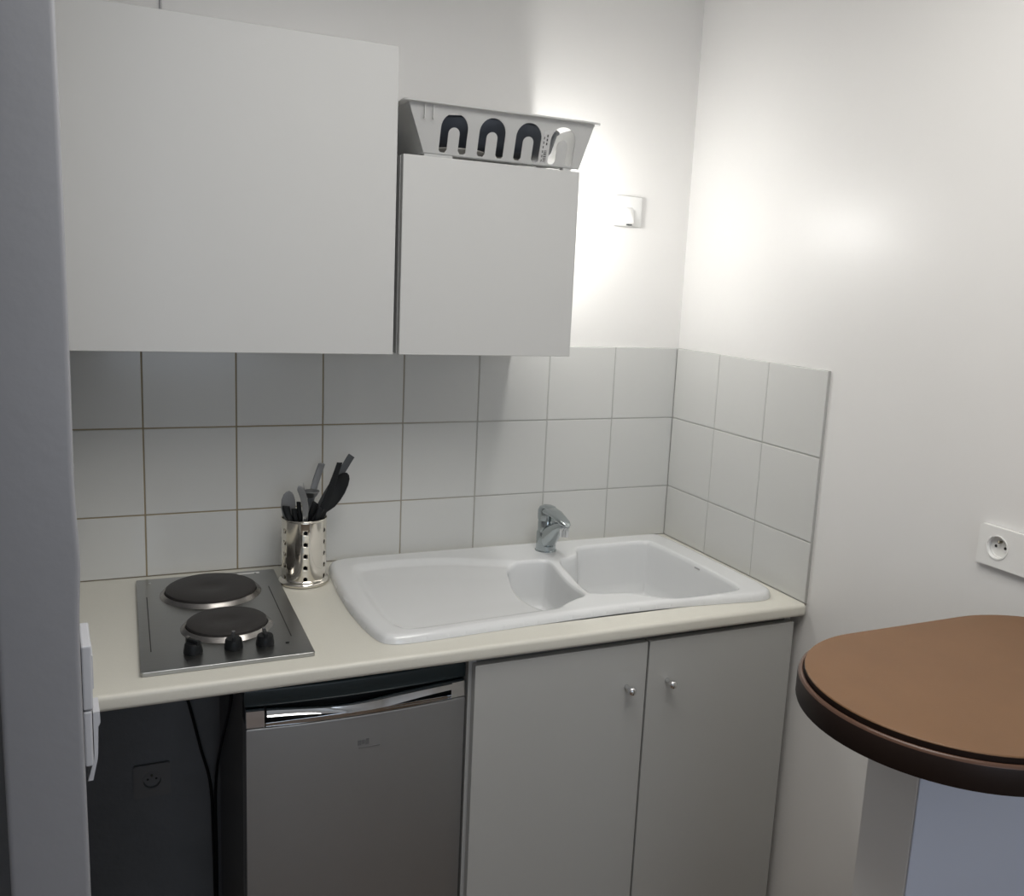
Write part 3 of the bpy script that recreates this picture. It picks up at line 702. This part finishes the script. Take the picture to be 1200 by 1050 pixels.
# 5 knife, blade up
kn = thing('table_knife', 'steel knife standing blade up at the front left of the pot', 'knife', (-1.072, -.160, .912))
b = bmesh.new(); p = crv([(-1.072, -.162, 1.015), (-1.071, -.164, 1.05), (-1.071, -.165, 1.085), (-1.076, -.166, 1.112), (-1.084, -.167, 1.132), (-1.087, -.167, 1.137)], 5)
obj('blade', sweep(b, p, [(.0045, .0009)] * 3 + [((.0056 + .0022 * math.sin(PI * i / (len(p) - 3))) * min(1, (len(p) - 5 - i + 1) / 6), .0009) for i in range(len(p) - 5)] + [(.0008, .0006), (.0003, .0003)], (1, .15, 0), 12), 'blade', kn, smooth=True)
b = bmesh.new(); obj('handle', sweep(b, [(-1.0725, -.156, .909), (-1.072, -.158, .95), (-1.072, -.161, 1.018)], [(.006, .004), (.0065, .0045), (.005, .003)], (1, 0, 0), 12), 'black', kn, smooth=True)
# 6 skewer
uten('skewer', 'thin dark skewer point sticking up just right of the knife blade', 'skewer', sweep(bmesh.new(), [(-1.050, -.128, .908), (-1.057, -.128, 1.05), (-1.066, -.128, 1.112), (-1.069, -.128, 1.134)], [(.0014, .0014), (.0014, .0014), (.0013, .0013), (.0003, .0003)], (1, 0, 0), 8), 'blade', (-1.050, -.128, .908))
# 7 steel ladle seen edge on
st = thing('steel_ladle', 'small steel ladle with a level rim behind the handles in the pot', 'ladle', (-1.078, -.110, .91))
obj('handle', sweep(bmesh.new(), [(-1.079, -.118, .909), (-1.066, -.110, 1.03), (-1.060, -.110, 1.090)], [(.004, .0016)] * 3, (1, 0, 0), 8), 'blade', st, smooth=True)
obj('cup', lathe(bmesh.new(), [(0, -.016), (.008, -.0150), (.014, -.010), (.018, -.002), (.0195, .0), (.0205, .0012), (.018, .001), (.013, -.008), (.007, -.0130), (0, -.0138)], 32, (-1.049, -.112, 1.109), cap=False), 'blade', st, smooth=True)
# 8 rounded grey slice behind black spoon on the left
b = bmesh.new(); p = [(-1.088, -.118, .91), (-1.094, -.116, 1.03), (-1.099, -.114, 1.058), (-1.100, -.113, 1.075), (-1.100, -.112, 1.092), (-1.099, -.112, 1.104), (-1.098, -.112, 1.110), (-1.098, -.112, 1.113)]
uten('cake_slice', 'round topped grey slice standing at the left of the pot', 'utensil', sweep(b, p, [(.005, .0012), (.006, .0012), (.014, .0012), (.0165, .0012), (.0155, .0012), (.0115, .0012), (.007, .0012), (.001, .0008)], (1, 0, 0), 18), 'slate', (-1.088, -.118, .91))
for i, (pts, w_, lab) in enumerate((
        ([(-1.080, -.148, .908), (-1.098, -.146, 1.04), (-1.106, -.144, 1.066), (-1.110, -.143, 1.082), (-1.110, -.143, 1.086)], .0085, 'short black handle at the far left edge of the pot'),
        ([(-1.074, -.150, .908), (-1.088, -.150, 1.04), (-1.092, -.150, 1.068), (-1.093, -.150, 1.078), (-1.093, -.150, 1.081)], .0065, 'short black handle just in front of the round topped grey slice'),
        ([(-1.066, -.145, .908), (-1.077, -.150, 1.04), (-1.081, -.150, 1.070), (-1.083, -.150, 1.092), (-1.083, -.150, 1.096)], .005, 'slim black handle close against the left of the knife'),
        ([(-1.090, -.120, .908), (-1.062, -.140, 1.04), (-1.053, -.146, 1.066), (-1.046, -.150, 1.088), (-1.044, -.150, 1.092)], .0085, 'black handle leaning between the knife and the straight handle'),
        ([(-1.055, -.150, .908), (-1.048, -.156, 1.03), (-1.043, -.160, 1.060), (-1.036, -.160, 1.078), (-1.034, -.160, 1.081)], .0075, 'low black handle nearest the front right of the pot mouth'))):
    p = crv(pts, 4); n = len(p)
    b = sweep(bmesh.new(), p, [(w_ * (.6 + .4 * min(1, k / (n * .6))), .0035) for k in range(n - 2)] + [(w_ * .8, .003), (w_ * .25, .001)], (1, 0, 0), 12, .8)
    tag(obj('cutlery_handle', b, 'black', smooth=True, loc=pts[0]), lab, 'utensil', 'black cutlery handles in the pot')

# ================================================================== RACK ON THE SMALL CABINET
zb_, zt_ = 1.8605, 1.953
rk = thing('dish_rack', 'white plastic dish rack with arched slots on the small wall cabinet', 'dish rack', (-0.69, -0.19, 1.852))
# front wall: local s (x), t (height); sheared so that the top leans outwards
def fw(s, t):    # returns world point on the front wall outer surface
    k = t / (zt_ - zb_); xl = -.864 + (-.905 + .864) * k; xr = -.506 + (-.486 + .506) * k
    return xl, xr
def arch(cx, zlo, r, ri):
    out = []; top = .0800; cyc = top - r
    out.append((cx - r, zlo + .004)); 
    for k in range(17): a = math.radians(180 - 180 * k / 16); out.append((cx + r * math.cos(a), cyc + r * math.sin(a)))
    out.append((cx + r, zlo + .004)); out.append((cx + r - .004, zlo)); out.append((cx + ri + .004, zlo)); out.append((cx + ri, zlo + .006))
    top2 = top - .027; c2 = top2 - ri
    for k in range(13): a = math.radians(180 * k / 12); out.append((cx + ri * math.cos(a), c2 + ri * math.sin(a)))
    out.append((cx - ri, zlo + .006)); out.append((cx - ri - .004, zlo)); out.append((cx - r + .004, zlo))
    return out
Hh = zt_ - zb_
loops = [[(-.864, 0), (-.506, 0), (-.486, Hh), (-.905, Hh)]] + [arch(cx, .0035, .0295, .0120) for cx in (-.803, -.719, -.636, -.5550)]
bm = sheet(loops, .0012)
for v in bm.verts:
    x, y, z = v.co; k = y / Hh
    v.co = (x, -.316 - .026 * k - z, zb_ + y)
obj('slotted_front', bm, 'rack', rk)
loops = [[(-.864, 0), (-.506, 0), (-.486, Hh), (-.905, Hh)]] + [arch(cx, .0035, .0295, .0120) for cx in (-.803, -.719, -.636, -.5550)]
bm = sheet(loops, .0012)
for v in bm.verts:
    x, y, z = v.co; k = y / Hh; v.co = (x, -.034 + .022 * k - z, zb_ + y)
obj('slotted_back', bm, 'rack', rk)
def quad_slab(pts, thick_vec):
    t = bmesh.new(); a = [t.verts.new(p) for p in pts]; tv = Vector(thick_vec); b_ = [t.verts.new(Vector(p) + tv) for p in pts]
    t.faces.new(a); t.faces.new(b_[::-1])
    for i in range(4): t.faces.new((a[i], a[(i + 1) % 4], b_[(i + 1) % 4], b_[i]))
    return t
obj('end_wall', quad_slab([(-.864, -.315, zb_), (-.864, -.035, zb_), (-.905, -.013, zt_), (-.905, -.341, zt_)], (.0024, 0, 0)), 'rack', rk)
obj('end_wall', quad_slab([(-.506, -.315, zb_), (-.506, -.035, zb_), (-.486, -.013, zt_), (-.486, -.341, zt_)], (-.0024, 0, 0)), 'rack', rk)
flo = sheet([[(-.864, -.316), (-.506, -.316), (-.506, -.034), (-.864, -.034)]] + [rrect(-.85 + .07 * i, -.80 + .07 * i, -.29, -.06, .008) for i in range(5)], .0012)
flo.transform(Matrix.Translation((0, 0, zb_ - .0004)))
obj('slotted_floor', flo, 'rack', rk)
rim = sheet([rrect(-.916, -.474, -.3535, -.004, .010), rrect(-.904, -.487, -.3405, -.014, .006)], .002)
rim.transform(Matrix.Translation((0, 0, zt_ + .001)))
obj('flared_rim', rim, 'rack', rk)
for cx in (-.871, -.853):
    f = bmesh.new(); box(f, cx - .001, cx + .001, -.3450, -.3385, zt_ - .030, zt_ - .002); obj('rib', f, 'rack', rk)
for (a, c) in ((-.862, -.80), (-.545, -.525)):
    f = bmesh.new(); box(f, a, c, -.316, -.300, 1.8525, zb_ - .001, bev=.001); obj('foot', f, 'rack', rk)
for (a, c) in ((-.862, -.81), (-.56, -.508)):
    f = bmesh.new(); box(f, a, c, -.06, -.036, 1.8525, zb_ - .001, bev=.001); obj('foot', f, 'rack', rk)
lb = bmesh.new(); yk = lambda z: -.316 - .026 * (z - zb_) / Hh - .0016
def lab_quad(bm, x0, x1, z0, z1, off):
    t = bmesh.new(); t.faces.new([t.verts.new((x, yk(z) - off, z)) for x, z in ((x0, z0), (x1, z0), (x1, z1), (x0, z1))])
    r = bmesh.ops.extrude_face_region(t, geom=t.faces[:])
    for v in [g for g in r['geom'] if isinstance(g, bmesh.types.BMVert)]: v.co.y += .0004
    merge(bm, t)
lab_quad(lb, -.6030, -.5885, zb_ + .003, zb_ + .068, 0)
lo_ = obj('price_label', lb, 'label', rk)
mk = bmesh.new(); zz = zb_ + .006
while zz < zb_ + .030:
    h_ = random.choice([.0008, .0014, .002]); lab_quad(mk, -.5970, -.5905, zz, zz + h_, .0005); zz += h_ + random.choice([.0008, .0013])
for i in range(6): lab_quad(mk, -.6010, -.5990, zb_ + .006 + i * .009, zb_ + .011 + i * .009, .0005)
for i in range(3): lab_quad(mk, -.5945, -.5915, zb_ + .040 + i * .008, zb_ + .045 + i * .008, .0005)
obj('printed_bars', mk, 'mark', lo_)
# what stands in the rack
def oval_dish():
    t = bmesh.new(); n = 64; R_ = []
    pr = [(.0, 1.8805), (.72, 1.8805), (.84, 1.888), (.92, 1.903), (1.0, 1.945), (1.03, 1.9465), (1.03, 1.948), (.985, 1.948), (.90, 1.905), (.82, 1.892), (0, 1.886)]
    for k, z in pr:
        if k == 0: R_.append([t.verts.new((-.677, -.182, z))]); continue
        R_.append([t.verts.new((-.677 + .170 * k * math.cos(2 * PI * i / n), -.182 + .118 * k * math.sin(2 * PI * i / n), z)) for i in range(n)])
    for a, c in zip(R_, R_[1:]):
        for i in range(n):
            j = (i + 1) % n
            if len(a) == 1: t.faces.new((a[0], c[i], c[j]))
            elif len(c) == 1: t.faces.new((a[i], a[j], c[0]))
            else: t.faces.new((a[i], a[j], c[j], c[i]))
    return t
tag(obj('oval_dish', oval_dish(), 'navy', smooth='auto', loc=(-.70, -.182, 1.8805)), 'dark navy oval dish filling the white rack behind its arches', 'dish')
for i, (cx, cy, r, z, lab) in enumerate(((-.765, -.235, .062, 1.8625, 'cream saucer under the dark dish at the left of the rack'), (-.640, -.180, .055, 1.8625, 'cream saucer under the dark dish near the label of the rack'))):
    pr = [(0, 0), (.55 * r, 0), (.6 * r, .002), (r, .016), (r, .0175), (.96 * r, .0172), (.58 * r, .004), (0, .0035)]
    tag(obj('saucer', lathe(bmesh.new(), pr, 48, (cx, cy, z)), 'cream', smooth='auto', loc=(cx, cy, z)), lab, 'saucer', 'cream saucers in the rack')
# ceiling lamp the room light comes from
cl = thing('ceiling_lamp', 'round white ceiling lamp in the middle of the room', 'lamp', (-0.85, -1.38, 2.5))
obj('lamp_plate', lathe(bmesh.new(), [(0, 2.499), (.20, 2.499), (.20, 2.47), (0, 2.47)], 48, (-0.85, -1.38, 0)), 'plastic', cl, smooth='auto')
obj('lamp_diffuser', lathe(bmesh.new(), [(0, 2.43), (.10, 2.435), (.17, 2.45), (.19, 2.468), (0, 2.468)], 48, (-0.85, -1.38, 0)), 'lampglow', cl, smooth=True)
